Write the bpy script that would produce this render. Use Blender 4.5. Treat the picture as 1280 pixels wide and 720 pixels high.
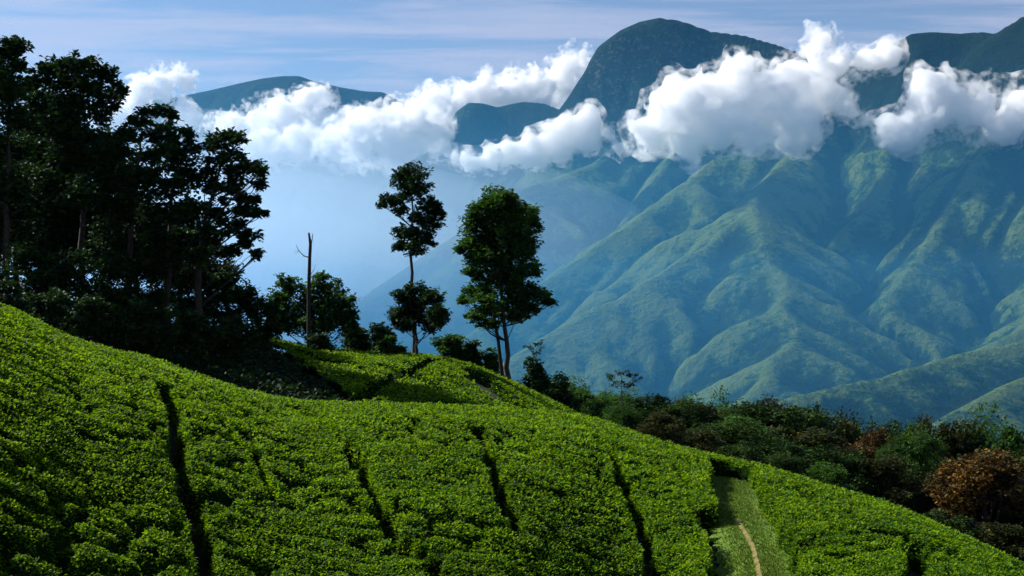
import bpy, math, random
import numpy as np
from math import radians

# ------------------------------------------------------------------ camera, sky, sun, exposure
scene = bpy.context.scene
for o in list(bpy.data.objects):
    bpy.data.objects.remove(o, do_unlink=True)
COL = scene.collection
F = 1778.0                                     # focal length in photo pixels (1280 wide)
cam_d = bpy.data.cameras.new('camera'); cam_d.lens = 50; cam_d.sensor_width = 36
cam_d.clip_start = 0.3; cam_d.clip_end = 60000
cam = bpy.data.objects.new('camera', cam_d); COL.objects.link(cam)
cam.location = (0, 0, 0); cam.rotation_euler = (radians(90), 0, 0)
scene.camera = cam

SUN = np.array([-0.69, 0.37, 0.62]); SUN /= np.linalg.norm(SUN)      # towards the sun: left, a little ahead
SUN_EL = math.asin(SUN[2]); SUN_AZ = math.atan2(SUN[0], SUN[1])
sd = bpy.data.lights.new('sun', 'SUN'); sd.energy = 5.0; sd.angle = radians(0.5); sd.color = (1.0, 0.95, 0.86)
sun = bpy.data.objects.new('sun', sd); COL.objects.link(sun)
from mathutils import Vector
sun.rotation_euler = Vector(SUN).to_track_quat('Z', 'Y').to_euler()

world = bpy.data.worlds.new('World'); scene.world = world; world.use_nodes = True
wn, wl = world.node_tree.nodes, world.node_tree.links
wn.clear()
def N(tree, t, **kw):
    n = tree.nodes.new(t)
    for k, v in kw.items(): setattr(n, k, v)
    return n
wt = world.node_tree
sky = N(wt, 'ShaderNodeTexSky', sky_type='NISHITA', sun_disc=False, sun_elevation=SUN_EL, sun_rotation=SUN_AZ,
        altitude=1600, air_density=1.0, dust_density=0.3, ozone_density=4.0)
bg = N(wt, 'ShaderNodeBackground'); bg.inputs['Strength'].default_value = 0.055
wo = N(wt, 'ShaderNodeOutputWorld')
# thin cirrus: noise on the sheet the cirrus lies in (direction divided by its height)
tc = N(wt, 'ShaderNodeTexCoord'); sep = N(wt, 'ShaderNodeSeparateXYZ'); wl.new(tc.outputs['Generated'], sep.inputs[0])
def M(tree, op, a, b=None, c=None):
    n = tree.nodes.new('ShaderNodeMath'); n.operation = op
    for i, v in enumerate((a, b, c)):
        if v is None: continue
        if isinstance(v, (int, float)): n.inputs[i].default_value = v
        else: tree.links.new(v, n.inputs[i])
    return n.outputs[0]
zc = M(wt, 'MAXIMUM', sep.outputs[2], 0.03)
zs = M(wt, 'ADD', zc, 0.05)
cx = M(wt, 'DIVIDE', sep.outputs[0], zs); cy = M(wt, 'DIVIDE', sep.outputs[1], zs)
cmb = N(wt, 'ShaderNodeCombineXYZ'); wl.new(M(wt, 'MULTIPLY', cx, 0.55), cmb.inputs[0]); wl.new(M(wt, 'MULTIPLY', cy, 1.7), cmb.inputs[1])
nz = N(wt, 'ShaderNodeTexNoise'); nz.inputs['Scale'].default_value = 1.3; nz.inputs['Detail'].default_value = 7; nz.inputs['Roughness'].default_value = 0.62
nz.inputs['Distortion'].default_value = 0.5
wl.new(cmb.outputs[0], nz.inputs['Vector'])
cr = N(wt, 'ShaderNodeMapRange'); cr.inputs[1].default_value = 0.40; cr.inputs[2].default_value = 0.66; cr.interpolation_type = 'SMOOTHSTEP'
wl.new(nz.outputs['Fac'], cr.inputs[0])
tau = M(wt, 'DIVIDE', M(wt, 'MULTIPLY_ADD', cr.outputs[0], 0.27, 0.03), zs)
cirF = M(wt, 'SUBTRACT', 1.0, M(wt, 'EXPONENT', M(wt, 'MULTIPLY', tau, -1.0)))
mixc = N(wt, 'ShaderNodeMixRGB'); mixc.inputs[2].default_value = (6.0, 6.0, 7.5, 1)
wl.new(cirF, mixc.inputs[0]); wl.new(sky.outputs[0], mixc.inputs[1])
wl.new(mixc.outputs[0], bg.inputs['Color']); wl.new(bg.outputs[0], wo.inputs['Surface'])

vs = scene.view_settings
vs.view_transform = 'Standard'; vs.look = 'None'; vs.gamma = 1; vs.exposure = 0.92; vs.use_curve_mapping = False
cy_ = scene.cycles
cy_.use_denoising = True
cy_.denoising_input_passes = 'RGB_ALBEDO_NORMAL'
cy_.max_bounces = 36; cy_.volume_bounces = 36; cy_.diffuse_bounces = 3; cy_.glossy_bounces = 2; cy_.transmission_bounces = 4; cy_.transparent_max_bounces = 8
cy_.use_adaptive_sampling = True; cy_.adaptive_threshold = 0.02; cy_.adaptive_min_samples = 24
cy_.sample_clamp_indirect = 6.0
cy_.caustics_reflective = False; cy_.caustics_refractive = False

rng = np.random.default_rng(7)

# ------------------------------------------------------------------ helpers
def P(px, py, Y):                               # pixel of the photo at depth Y -> point
    return np.array([(px - 640) / F * Y, Y, (360 - py) / F * Y])

def tag(o, label=None, cat=None, group=None, kind=None):
    if label: o['label'] = label
    if cat: o['category'] = cat
    if group: o['group'] = group
    if kind: o['kind'] = kind
    return o

def mesh_obj(name, verts, faces, mats, parent=None, tint=None, mat_idx=None, smooth=False, link=True):
    """faces: (n,3) or (n,4) int array, or a list of such arrays (one per material when mat_idx is None)"""
    me = bpy.data.meshes.new(name)
    verts = np.asarray(verts, np.float32)
    if not isinstance(faces, list): faces = [faces]
    faces = [np.asarray(f, np.int32) for f in faces]
    me.vertices.add(len(verts)); me.vertices.foreach_set('co', verts.ravel())
    loops = np.concatenate([f.ravel() for f in faces]) if faces else np.zeros(0, np.int32)
    tot = np.concatenate([np.full(len(f), f.shape[1], np.int32) for f in faces])
    start = np.concatenate([[0], np.cumsum(tot)[:-1]]).astype(np.int32)
    me.loops.add(len(loops)); me.loops.foreach_set('vertex_index', loops)
    me.polygons.add(len(tot)); me.polygons.foreach_set('loop_start', start)
    if mat_idx is None and len(faces) > 1 and isinstance(mats, list) and len(mats) > 1:
        mat_idx = np.concatenate([np.full(len(f), i, np.int32) for i, f in enumerate(faces)])
    if mat_idx is not None: me.polygons.foreach_set('material_index', np.asarray(mat_idx, np.int32))
    if smooth is not False:
        s = np.full(len(tot), bool(smooth)) if isinstance(smooth, bool) else smooth
        me.polygons.foreach_set('use_smooth', s)
    else:
        me.polygons.foreach_set('use_smooth', np.zeros(len(tot), bool))
    if tint is not None:
        a = me.attributes.new('tint', 'FLOAT', 'POINT'); a.data.foreach_set('value', np.asarray(tint, np.float32))
    for m in (mats if isinstance(mats, list) else [mats]): me.materials.append(m)
    me.update(calc_edges=True)
    if not link: return me
    o = bpy.data.objects.new(name, me); COL.objects.link(o)
    if parent is not None: o.parent = parent
    return o

def empty(name, loc):
    o = bpy.data.objects.new(name, None); COL.objects.link(o); o.location = loc; o.empty_display_size = 0.3
    return o

# gradient noise, 2D, vectorised
def _hash(ix, iy, seed):
    h = (ix.astype(np.int64) * 374761393 + iy.astype(np.int64) * 668265263 + seed * 1442695041) & 0xffffffff
    h = ((h ^ (h >> 13)) * 1274126177) & 0xffffffff
    return (h ^ (h >> 16)) & 0xffffffff
def perlin(x, y, seed=0):
    x = np.asarray(x, float); y = np.asarray(y, float)
    ix = np.floor(x).astype(np.int64); iy = np.floor(y).astype(np.int64)
    fx = x - ix; fy = y - iy
    u = fx * fx * fx * (fx * (fx * 6 - 15) + 10); v = fy * fy * fy * (fy * (fy * 6 - 15) + 10)
    def g(a, b, dx, dy):
        t = _hash(a, b, seed) * (2 * math.pi / 4294967296.0)
        return np.cos(t) * dx + np.sin(t) * dy
    n00 = g(ix, iy, fx, fy); n10 = g(ix + 1, iy, fx - 1, fy); n01 = g(ix, iy + 1, fx, fy - 1); n11 = g(ix + 1, iy + 1, fx - 1, fy - 1)
    return 1.5 * ((n00 * (1 - u) + n10 * u) * (1 - v) + (n01 * (1 - u) + n11 * u) * v)
def fbm(x, y, octs=5, seed=0, gain=0.5):
    s = 0; a = 1; f = 1
    for i in range(octs):
        s = s + a * perlin(x * f + 17.3 * i, y * f - 9.1 * i, seed + i); a *= gain; f *= 2.03
    return s
def sstep(a, b, x):
    t = np.clip((x - a) / (b - a), 0, 1); return t * t * (3 - 2 * t)
def table(pts, sm=25):
    pts = sorted(pts); xs = np.arange(pts[0][0], pts[-1][0] + 1, 4.0)
    ys = np.interp(xs, [p[0] for p in pts], [p[1] for p in pts])
    w = int(4 * sm / 4) | 1; k = np.exp(-0.5 * (np.arange(-w, w + 1) * 4.0 / sm) ** 2); k /= k.sum()
    yp = np.concatenate([ys[0] + (ys[0] - ys[1:w + 1][::-1]), ys, ys[-1] + (ys[-1] - ys[-w - 1:-1][::-1])])
    ys = np.convolve(yp, k, 'valid')
    return lambda q: np.interp(q, xs, ys)
def polydist(x, y, pts):
    """distance of points to a polyline and the parameter (index + t)"""
    best = np.full(np.shape(x), 1e9); par = np.zeros(np.shape(x))
    for i in range(len(pts) - 1):
        ax, ay = pts[i][:2]; bx, by = pts[i + 1][:2]
        dx, dy = bx - ax, by - ay; L = dx * dx + dy * dy + 1e-9
        t = np.clip(((x - ax) * dx + (y - ay) * dy) / L, 0, 1)
        d = np.hypot(x - ax - t * dx, y - ay - t * dy)
        m = d < best; best = np.where(m, d, best); par = np.where(m, i + t, par)
    return best, par

# ------------------------------------------------------------------ materials
def mat_new(name):
    m = bpy.data.materials.new(name); m.use_nodes = True
    t = m.node_tree; t.nodes.clear()
    out = t.nodes.new('ShaderNodeOutputMaterial')
    return m, t, out
def ramp(t, fac, stops):
    r = t.nodes.new('ShaderNodeValToRGB')
    els = r.color_ramp.elements
    while len(els) < len(stops): els.new(0.5)
    for e, (p, c) in zip(els, stops): e.position = p; e.color = (*c, 1)
    t.links.new(fac, r.inputs[0]); return r.outputs[0]
def noise_node(t, scale, detail=4, rough=0.55, vec=None, sx=None):
    n = t.nodes.new('ShaderNodeTexNoise'); n.inputs['Scale'].default_value = scale; n.inputs['Detail'].default_value = detail; n.inputs['Roughness'].default_value = rough
    if vec is None:
        g = t.nodes.new('ShaderNodeNewGeometry'); vec = g.outputs['Position']
    if sx is not None:
        mp = t.nodes.new('ShaderNodeMapping'); mp.inputs['Scale'].default_value = sx; t.links.new(vec, mp.inputs[0]); vec = mp.outputs[0]
    t.links.new(vec, n.inputs['Vector']); return n.outputs['Fac']

def leaf_material(name, stops, trans=0.3, tcol=(0.16, 0.26, 0.01), rough=0.45, spec=0.35):
    m, t, out = mat_new(name)
    a = t.nodes.new('ShaderNodeAttribute'); a.attribute_name = 'tint'
    col = ramp(t, a.outputs['Fac'], stops)
    b = t.nodes.new('ShaderNodeBsdfPrincipled'); t.links.new(col, b.inputs['Base Color'])
    b.inputs['Roughness'].default_value = rough; b.inputs['Specular IOR Level'].default_value = spec
    if trans > 0:
        tr = t.nodes.new('ShaderNodeBsdfTranslucent')
        mx = t.nodes.new('ShaderNodeMixRGB'); mx.blend_type = 'MIX'; mx.inputs[0].default_value = 0.5
        t.links.new(col, mx.inputs[1]); mx.inputs[2].default_value = (*tcol, 1); t.links.new(mx.outputs[0], tr.inputs['Color'])
        ms = t.nodes.new('ShaderNodeMixShader'); ms.inputs[0].default_value = trans
        t.links.new(b.outputs[0], ms.inputs[1]); t.links.new(tr.outputs[0], ms.inputs[2]); t.links.new(ms.outputs[0], out.inputs['Surface'])
    else:
        t.links.new(b.outputs[0], out.inputs['Surface'])
    return m
def plain_material(name, c1, c2, scale, rough=0.9, bump=0.0, bscale=None, spec=0.2):
    m, t, out = mat_new(name)
    f = noise_node(t, scale, 6, 0.6)
    col = ramp(t, f, [(0.3, c1), (0.7, c2)])
    b = t.nodes.new('ShaderNodeBsdfPrincipled'); t.links.new(col, b.inputs['Base Color']); b.inputs['Roughness'].default_value = rough
    b.inputs['Specular IOR Level'].default_value = spec
    if bump:
        bp = t.nodes.new('ShaderNodeBump'); bp.inputs['Strength'].default_value = bump; bp.inputs['Distance'].default_value = 0.05
        t.links.new(noise_node(t, bscale or scale * 4, 5), bp.inputs['Height']); t.links.new(bp.outputs[0], b.inputs['Normal'])
    t.links.new(b.outputs[0], out.inputs['Surface']); return m

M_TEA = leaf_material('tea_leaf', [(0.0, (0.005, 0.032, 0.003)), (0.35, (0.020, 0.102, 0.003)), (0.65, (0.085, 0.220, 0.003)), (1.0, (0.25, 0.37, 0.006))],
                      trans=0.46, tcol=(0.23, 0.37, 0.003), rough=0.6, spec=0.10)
M_TEAIN = plain_material('tea_twigs_shade', (0.004, 0.012, 0.002), (0.010, 0.024, 0.004), 3.0, spec=0.0)  # twigs kept near-black, so the colour gives deep shade between leaves
M_SOIL = plain_material('hill_soil', (0.010, 0.009, 0.005), (0.018, 0.020, 0.008), 0.6, bump=0.5)
M_GRASSP = plain_material('path_grass', (0.050, 0.120, 0.006), (0.110, 0.170, 0.012), 1.6, bump=0.6, bscale=14)
M_DIRT = plain_material('track_dirt', (0.10, 0.09, 0.025), (0.22, 0.17, 0.06), 2.5, bump=0.4)
M_BARK = plain_material('bark', (0.020, 0.016, 0.012), (0.055, 0.045, 0.034), 5.0, bump=0.8)
M_DEAD = plain_material('dead_wood', (0.016, 0.014, 0.012), (0.036, 0.032, 0.028), 5.0, bump=0.8)
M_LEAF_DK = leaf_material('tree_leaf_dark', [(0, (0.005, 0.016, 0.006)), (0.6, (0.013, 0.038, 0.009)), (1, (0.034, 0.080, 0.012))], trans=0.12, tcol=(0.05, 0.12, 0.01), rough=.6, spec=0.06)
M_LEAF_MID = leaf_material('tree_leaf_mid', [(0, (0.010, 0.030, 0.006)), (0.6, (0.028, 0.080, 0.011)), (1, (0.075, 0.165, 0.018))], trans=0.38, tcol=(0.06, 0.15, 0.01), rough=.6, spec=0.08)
M_LEAF_OLIVE = leaf_material('tree_leaf_olive', [(0, (0.012, 0.018, 0.005)), (0.6, (0.036, 0.046, 0.009)), (1, (0.085, 0.080, 0.015))], trans=0.12, tcol=(0.08, 0.09, 0.01), rough=.6, spec=0.05)
M_LEAF_RUST = leaf_material('tree_leaf_rust', [(0, (0.014, 0.013, 0.006)), (0.6, (0.066, 0.042, 0.010)), (1, (0.18, 0.092, 0.016))], trans=0.12, tcol=(0.15, 0.06, 0.01), rough=.6, spec=0.05)

def mountain_material():
    m, t, out = mat_new('mountain_slopes')
    geo = t.nodes.new('ShaderNodeNewGeometry')
    s = t.nodes.new('ShaderNodeSeparateXYZ'); t.links.new(geo.outputs['Normal'], s.inputs[0])
    a = t.nodes.new('ShaderNodeAttribute'); a.attribute_name = 'tint'      # 0 grass .. 1 forest and painted shade, from the terrain
    n1 = noise_node(t, 0.012, 6, 0.62); n2 = noise_node(t, 0.055, 5, 0.65)
    f = M(t, 'ADD', a.outputs['Fac'], M(t, 'MULTIPLY', M(t, 'SUBTRACT', n1, 0.5), 1.2))
    f = M(t, 'ADD', f, M(t, 'MULTIPLY', M(t, 'SUBTRACT', n2, 0.5), 1.7))
    n4 = noise_node(t, 0.16, 3, 0.6)
    f = M(t, 'ADD', f, M(t, 'MULTIPLY', M(t, 'SUBTRACT', n4, 0.5), 0.9))
    veg = ramp(t, f, [(0.15, (0.080, 0.115, 0.032)), (0.38, (0.030, 0.066, 0.020)), (0.58, (0.010, 0.025, 0.010)), (0.9, (0.004, 0.012, 0.006))])
    n3 = noise_node(t, 0.09, 4, 0.7)
    rockc = ramp(t, n3, [(0.3, (0.06, 0.055, 0.045)), (0.7, (0.15, 0.135, 0.11))])
    steep = t.nodes.new('ShaderNodeMapRange'); steep.inputs[1].default_value = 0.62; steep.inputs[2].default_value = 0.42
    t.links.new(s.outputs[2], steep.inputs[0])
    rf = M(t, 'MULTIPLY', steep.outputs[0], M(t, 'GREATER_THAN', n2, 0.56))
    mx = t.nodes.new('ShaderNodeMixRGB'); t.links.new(M(t, 'MULTIPLY', rf, 0.55), mx.inputs[0]); t.links.new(veg, mx.inputs[1]); t.links.new(rockc, mx.inputs[2])
    b = t.nodes.new('ShaderNodeBsdfPrincipled'); t.links.new(mx.outputs[0], b.inputs['Base Color'])
    b.inputs['Roughness'].default_value = 0.95; b.inputs['Specular IOR Level'].default_value = 0.05
    bp = t.nodes.new('ShaderNodeBump'); bp.inputs['Strength'].default_value = 0.9; bp.inputs['Distance'].default_value = 14
    t.links.new(M(t, 'ADD', n2, M(t, 'MULTIPLY', n1, 1.5)), bp.inputs['Height']); t.links.new(bp.outputs[0], b.inputs['Normal'])
    t.links.new(b.outputs[0], out.inputs['Surface']); return m
M_MTN = mountain_material()

# ------------------------------------------------------------------ far terrain: ridge skeleton, then stream erosion
DX = 15.0
gx = np.arange(-2700, 2900, DX); gy = np.arange(1900, 8200, DX)
GX, GY = np.meshgrid(gx, gy)                     # rows: y
def ridge(owner, slope, *pts): return (owner, slope, [P(*p) for p in pts])
RIDGES = [
    # central domed peak with its long shoulder
    ('dome', (1.9, 190.0, 0.8), [P(*p) for p in [(736, 78, 5500), (748, 58, 5500), (775, 38, 5500), (800, 27, 5500), (825, 22, 5500), (852, 26, 5480), (888, 39, 5450), (930, 44, 5400), (972, 56, 5330), (1000, 66, 5280), (1050, 88, 5200), (1100, 112, 5050)]]),
    ('dome', (1.5, 110.0, 0.75), [P(*p) for p in [(736, 78, 5500), (728, 104, 5480), (716, 118, 5500), (700, 137, 5600), (680, 129, 5650), (655, 127, 5700), (638, 130, 5700), (622, 134, 5700), (604, 129, 5700), (586, 128, 5700), (570, 140, 5750), (560, 165, 5800), (530, 215, 5900), (440, 280, 6000), (330, 340, 6000)]]),
    ('dome', 0.75, [P(*p) for p in [(815, 120, 5280), (790, 165, 5100), (740, 205, 4950), (660, 235, 4700), (560, 300, 4500), (470, 360, 4350), (380, 430, 4200)]]),
    ('dome', 0.75, [P(*p) for p in [(888, 100, 5250), (860, 165, 5000), (800, 250, 4600), (740, 330, 4350)]]),
    # right massif and its spurs
    ('massif', 0.95, [P(*p) for p in [(1062, 112, 4600), (1085, 90, 4600), (1112, 64, 4600), (1140, 42, 4600), (1165, 40, 4600), (1200, 42, 4600), (1225, 40, 4560), (1246, 42, 4500), (1262, 32, 4450), (1280, 20, 4400), (1330, 5, 4350), (1420, 0, 4300)]]),
    ('massif', 0.72, [P(*p) for p in [(1062, 112, 4600), (1000, 165, 4400), (945, 185, 4320), (890, 200, 4250), (840, 238, 4150), (780, 285, 4020), (700, 338, 3900), (600, 410, 3750), (520, 470, 3650)]]),
    ('massif', 0.62, [P(*p) for p in [(1000, 165, 4400), (962, 225, 4050), (940, 262, 3850), (895, 300, 3680), (830, 340, 3540), (740, 385, 3420), (650, 440, 3300), (560, 500, 3200)]]),
    ('massif', 0.5, [P(*p) for p in [(940, 262, 3850), (955, 310, 3560), (985, 360, 3350), (990, 430, 3100), (930, 500, 2900)]]),
    ('massif', 0.46, [P(*p) for p in [(1140, 42, 4600), (1110, 170, 4250), (1085, 262, 3950), (1040, 330, 3700), (1010, 390, 3480)]]),
    ('massif', 0.48, [P(*p) for p in [(1225, 40, 4560), (1205, 170, 4200), (1180, 262, 3850), (1150, 320, 3600), (1112, 395, 3320), (1076, 442, 3120), (1050, 520, 2900)]]),
    ('massif', 0.48, [P(*p) for p in [(1330, 5, 4350), (1335, 180, 3950), (1325, 300, 3600), (1290, 390, 3300), (1240, 450, 3050)]]),
    ('spur', 0.7, [P(*p) for p in [(1500, 380, 2800), (1380, 408, 2750), (1280, 426, 2700), (1200, 442, 2620), (1150, 458, 2560), (1095, 474, 2480), (1050, 482, 2440), (985, 497, 2380), (900, 545, 2300)]]),
    ('spur', 0.7, [P(*p) for p in [(1380, 408, 2750), (1290, 470, 2450), (1220, 500, 2300), (1150, 545, 2200)]]),
    # blue peak far to the left and the low ridge that runs on from it
    ('farpeak', 0.62, [P(*p) for p in [(-260, 190, 7000), (-60, 165, 7000), (120, 140, 7000), (190, 126, 7000), (232, 119, 7000), (262, 113, 7000), (300, 104, 7000), (328, 98, 7000), (352, 95, 7000), (374, 95, 7000), (394, 102, 7000), (425, 109, 7000), (455, 114, 7000), (478, 115, 7000), (500, 126, 7000), (560, 160, 7000), (640, 200, 7000), (800, 200, 7000)]]),
]
def wander(pts, rg):
    out = [pts[0]]
    for p, q in zip(pts[:-1], pts[1:]):
        L_ = np.linalg.norm((q - p)[:2]); nrm = np.array([-(q - p)[1], (q - p)[0], 0]) / L_
        for t in (1 / 3, 2 / 3): out.append(p * (1 - t) + q * t + nrm * rg.normal(0, .045 * L_) + np.array([0, 0, rg.normal(0, .02 * L_)]))
        out.append(q)
    return out
_rg = np.random.default_rng(19)
RIDGES = [(o, sl, wander(p, _rg) if (o == 'massif' and sl < .9) or o == 'spur' else p) for o, sl, p in RIDGES]
OWN = ['dome', 'massif', 'spur', 'farpeak']
H0 = np.full(GX.shape, -760.0); PIN = np.zeros(GX.shape, bool); OWNER = np.zeros(GX.shape, int)
wx = GX + 90 * fbm(GX / 700, GY / 700, 3, 11); wy = GY + 90 * fbm(GX / 700, GY / 700, 3, 21)
for owner, slope, pts in RIDGES:
    d, par = polydist(GX, GY, pts)
    dw, parw = polydist(wx, wy, pts)
    zr = np.interp(parw, np.arange(len(pts)), [p[2] for p in pts])
    w = sstep(20, 260, d)
    zr0 = np.interp(par, np.arange(len(pts)), [p[2] for p in pts])
    dd = d * (1 - w) + dw * w
    s1, d1, s2 = slope if isinstance(slope, tuple) else (slope, 1.0, slope)
    h = zr0 * (1 - w) + zr * w - s1 * (np.minimum(dd, d1) ** 2 / (np.minimum(dd, d1) + (45 if d1 == 1.0 else 22))) - s2 * (np.maximum(dd - d1, 0) if d1 > 1 else dd ** 2 / (dd + 45))
    m = h > H0; H0 = np.where(m, h, H0); OWNER[m] = OWN.index(owner)
    PIN |= (d < DX * 0.75) & (h >= H0 - 1)
relief = np.minimum(1, (H0 + 760) / 300)
dall = np.full(GX.shape, 1e9)
for owner, slope, pts in RIDGES: dall = np.minimum(dall, polydist(GX, GY, pts)[0])
H = H0 + relief * sstep(10, 220, dall) * (17 * fbm(GX / 330, GY / 330, 5, 3, 0.6))
def erode(h, dx, iters, K, pin):
    ny, nx = h.shape; idx = np.arange(ny * nx).reshape(ny, nx); n = ny * nx
    offs = [(-1, 0, 1), (1, 0, 1), (0, -1, 1), (0, 1, 1), (-1, -1, 1.4142), (-1, 1, 1.4142), (1, -1, 1.4142), (1, 1, 1.4142)]
    for it in range(iters):
        hp = np.pad(h, 1, mode='edge'); ip = np.pad(idx, 1, mode='edge')
        best = np.zeros_like(h); rec = idx.copy(); lo = np.full(h.shape, 1e9)
        for oy, ox, L in offs:
            hn = hp[1 + oy:1 + oy + ny, 1 + ox:1 + ox + nx]; s = (h - hn) / (L * dx)
            m = s > best; best = np.where(m, s, best); rec = np.where(m, ip[1 + oy:1 + oy + ny, 1 + ox:1 + ox + nx], rec)
            lo = np.minimum(lo, hn)
        pit = best <= 0
        J = rec.ravel().copy(); root = J == np.arange(n)
        J[root] = n; J = np.append(J, n); S = np.ones(n + 1); S[n] = 0
        for k in range(11):
            S2 = S + np.bincount(J, weights=S, minlength=n + 1); S2[n] = 0; S = S2; J = J[J]
        A = S[:n].reshape(ny, nx)
        hr = h.ravel()[rec]
        dh = K * np.sqrt(A) * best * dx
        new = np.maximum(h - dh, hr + 0.2 * (h - hr))
        new = np.where(pit, np.maximum(h, lo + 0.05), new)
        lap = (hp[:-2, 1:-1] + hp[2:, 1:-1] + hp[1:-1, :-2] + hp[1:-1, 2:]) / 4 - h
        new = new + 0.045 * lap * (~pin)
        h = np.where(pin, h, new)
    return h, A
H, AREA = erode(H, DX, 50, 0.0095, PIN)
for _ in range(2):
    hp = np.pad(H, 1, mode='edge'); lap = (hp[:-2, 1:-1] + hp[2:, 1:-1] + hp[1:-1, :-2] + hp[1:-1, 2:]) / 4 - H
    H = H + np.where(PIN, 0, np.where(lap > 3, 0.8, 0.1) * lap)
H += relief * sstep(5, 120, dall) * (6 * fbm(GX / 85, GY / 85, 3, 41, .6) + 3 * fbm(GX / 34, GY / 34, 1, 43))
# how wooded a place is, with shade painted in: gullies, lower slopes and summit domes are wooded, spur backs are grass
gyx = np.gradient(H, DX); curv = (np.roll(H, 3, 0) + np.roll(H, -3, 0) + np.roll(H, 3, 1) + np.roll(H, -3, 1)) / 4 - H
FOREST_SHADE = 0.47 + 0.30 * fbm(GX / 420, GY / 420, 4, 61) + np.clip(curv / 18, -0.35, 0.45) + 0.75 * sstep(330, 560, H) + 0.22 * sstep(1010, 1090, 640 + F * GX / GY) * (OWNER == 1) + 0.45 * (OWNER == 3) - 0.14 * (OWNER == 1) * (H < 420) - 0.05 * (OWNER == 2)  # right massif, far peak and summits darkened further: shade put into the colour
def terrain_part(name, owner_idx):
    ny, nx = H.shape
    own = np.maximum.reduce([np.where(OWNER[:-1, :-1] == owner_idx, 1, 0)])
    q = np.argwhere((own > 0) & (GY[:-1, :-1] < 7350)); i, j = q[:, 0], q[:, 1]
    f = np.stack([i * nx + j, i * nx + j + 1, (i + 1) * nx + j + 1, (i + 1) * nx + j], 1)
    used, inv = np.unique(f.ravel(), return_inverse=True)
    V = np.stack([GX.ravel(), GY.ravel(), H.ravel()], 1)[used]
    o = mesh_obj(name, V, inv.reshape(-1, 4), M_MTN, tint=FOREST_SHADE.ravel()[used], smooth=True)
    return tag(o, kind='structure')
terrain_part('mountain_domed_peak', 0)
terrain_part('mountain_grassy_massif', 1)
terrain_part('mountain_lower_spur', 2)
terrain_part('mountain_far_blue_peak', 3)

# ------------------------------------------------------------------ near hill: T is the top of the plucked tea, the soil lies 0.95 m under it
m1 = table([(-900, 30), (-400, 185), (-200, 292), (0, 382), (44, 401), (89, 424), (191, 449), (213, 459), (311, 489), (378, 502), (444, 505), (556, 507), (672, 514), (729, 519), (802, 544), (858, 562), (900, 570), (954, 582), (1010, 600), (1122, 634), (1207, 671), (1280, 706), (1500, 815), (1800, 960), (2200, 1100)], 16)
m2 = table([(-900, 300), (-300, 340), (0, 376), (200, 398), (300, 412), (350, 426), (400, 436), (480, 441), (520, 441), (560, 447), (594, 456), (633, 473), (672, 492), (706, 509), (740, 524), (800, 556), (900, 606), (1000, 648), (1280, 760), (1700, 900), (2200, 1050)], 16)
yc1 = table([(-900, 46), (-300, 48), (0, 52), (300, 58), (450, 62), (640, 66), (720, 72), (800, 74), (900, 66), (1000, 60), (1280, 50), (2200, 46)], 60)
yc2 = table([(-900, 110), (0, 112), (350, 116), (640, 120), (900, 118), (2200, 110)], 60)
cc1 = table([(-900, .009), (0, .0088), (300, .0068), (640, .0047), (960, .0050), (1280, .005), (2200, .005)], 80)
def smax(a, b, k):
    h = np.clip(k - np.abs(a - b), 0, k) / k
    return np.maximum(a, b) + h * h * k * 0.25
def T(x, y):
    x = np.asarray(x, float); y = np.asarray(y, float)
    yy = np.maximum(y, 14.0); u = np.clip(x / yy, -0.8, 0.8); px = 640 + F * u
    Yc = yc1(px); d = yy - Yc
    z1 = (360 - m1(px)) / F * np.minimum(yy, 260) - cc1(px) * np.where(d > 0, d * d / (1 + np.maximum(d, 0) / 70), d * d)
    foot = -0.75 - 0.24 * y
    z1 = np.where(yy < Yc, smax(z1, foot, 1.5), z1)
    w = sstep(12, 24, y); z1 = foot * (1 - w) + z1 * w
    d2 = yy - yc2(px)
    z2 = (360 - m2(px)) / F * np.minimum(yy, 260) - 0.0026 * np.where(d2 > 0, d2 * d2 / (1 + np.maximum(d2, 0) / 200), d2 * d2)
    z2 = np.where(y > 30, z2, -500)
    return smax(z1, z2, 1.2)
def unproject(px, py, y0=22.0, y1=150.0):
    ys = np.linspace(y0, y1, 1200); u = (px - 640) / F; s = (360 - py) / F
    below = s * ys <= T(u * ys, ys)
    i = int(np.argmax(below)) if below.any() else int(np.argmin(s * ys - T(u * ys, ys)))
    return np.array([u * ys[i], ys[i]])
def ground(x, y): return T(x, y) - 0.95
def build_hillside():
    us = np.linspace(-1.5, 1.5, 230)
    ys = np.concatenate([np.linspace(-14, 130, 150), 130 + np.cumsum(np.linspace(1.4, 30, 95))])
    U, Y = np.meshgrid(us, ys); X = U * (np.maximum(Y, 0) + 22)
    Z = ground(X, Y) + 0.05 * fbm(X / 1.5, Y / 1.5, 3, 71) + sstep(130, 300, Y) * 6 * fbm(X / 60, Y / 60, 4, 72)
    Z = np.maximum(Z, -765)
    ny, nx = Z.shape; I, J = np.meshgrid(np.arange(ny - 1), np.arange(nx - 1), indexing='ij')
    f = np.stack([I * nx + J, I * nx + J + 1, (I + 1) * nx + J + 1, (I + 1) * nx + J], -1).reshape(-1, 4)
    return tag(mesh_obj('hillside', np.stack([X, Y, Z], -1).reshape(-1, 3), f, M_SOIL, smooth=True), kind='structure')
build_hillside()

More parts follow.
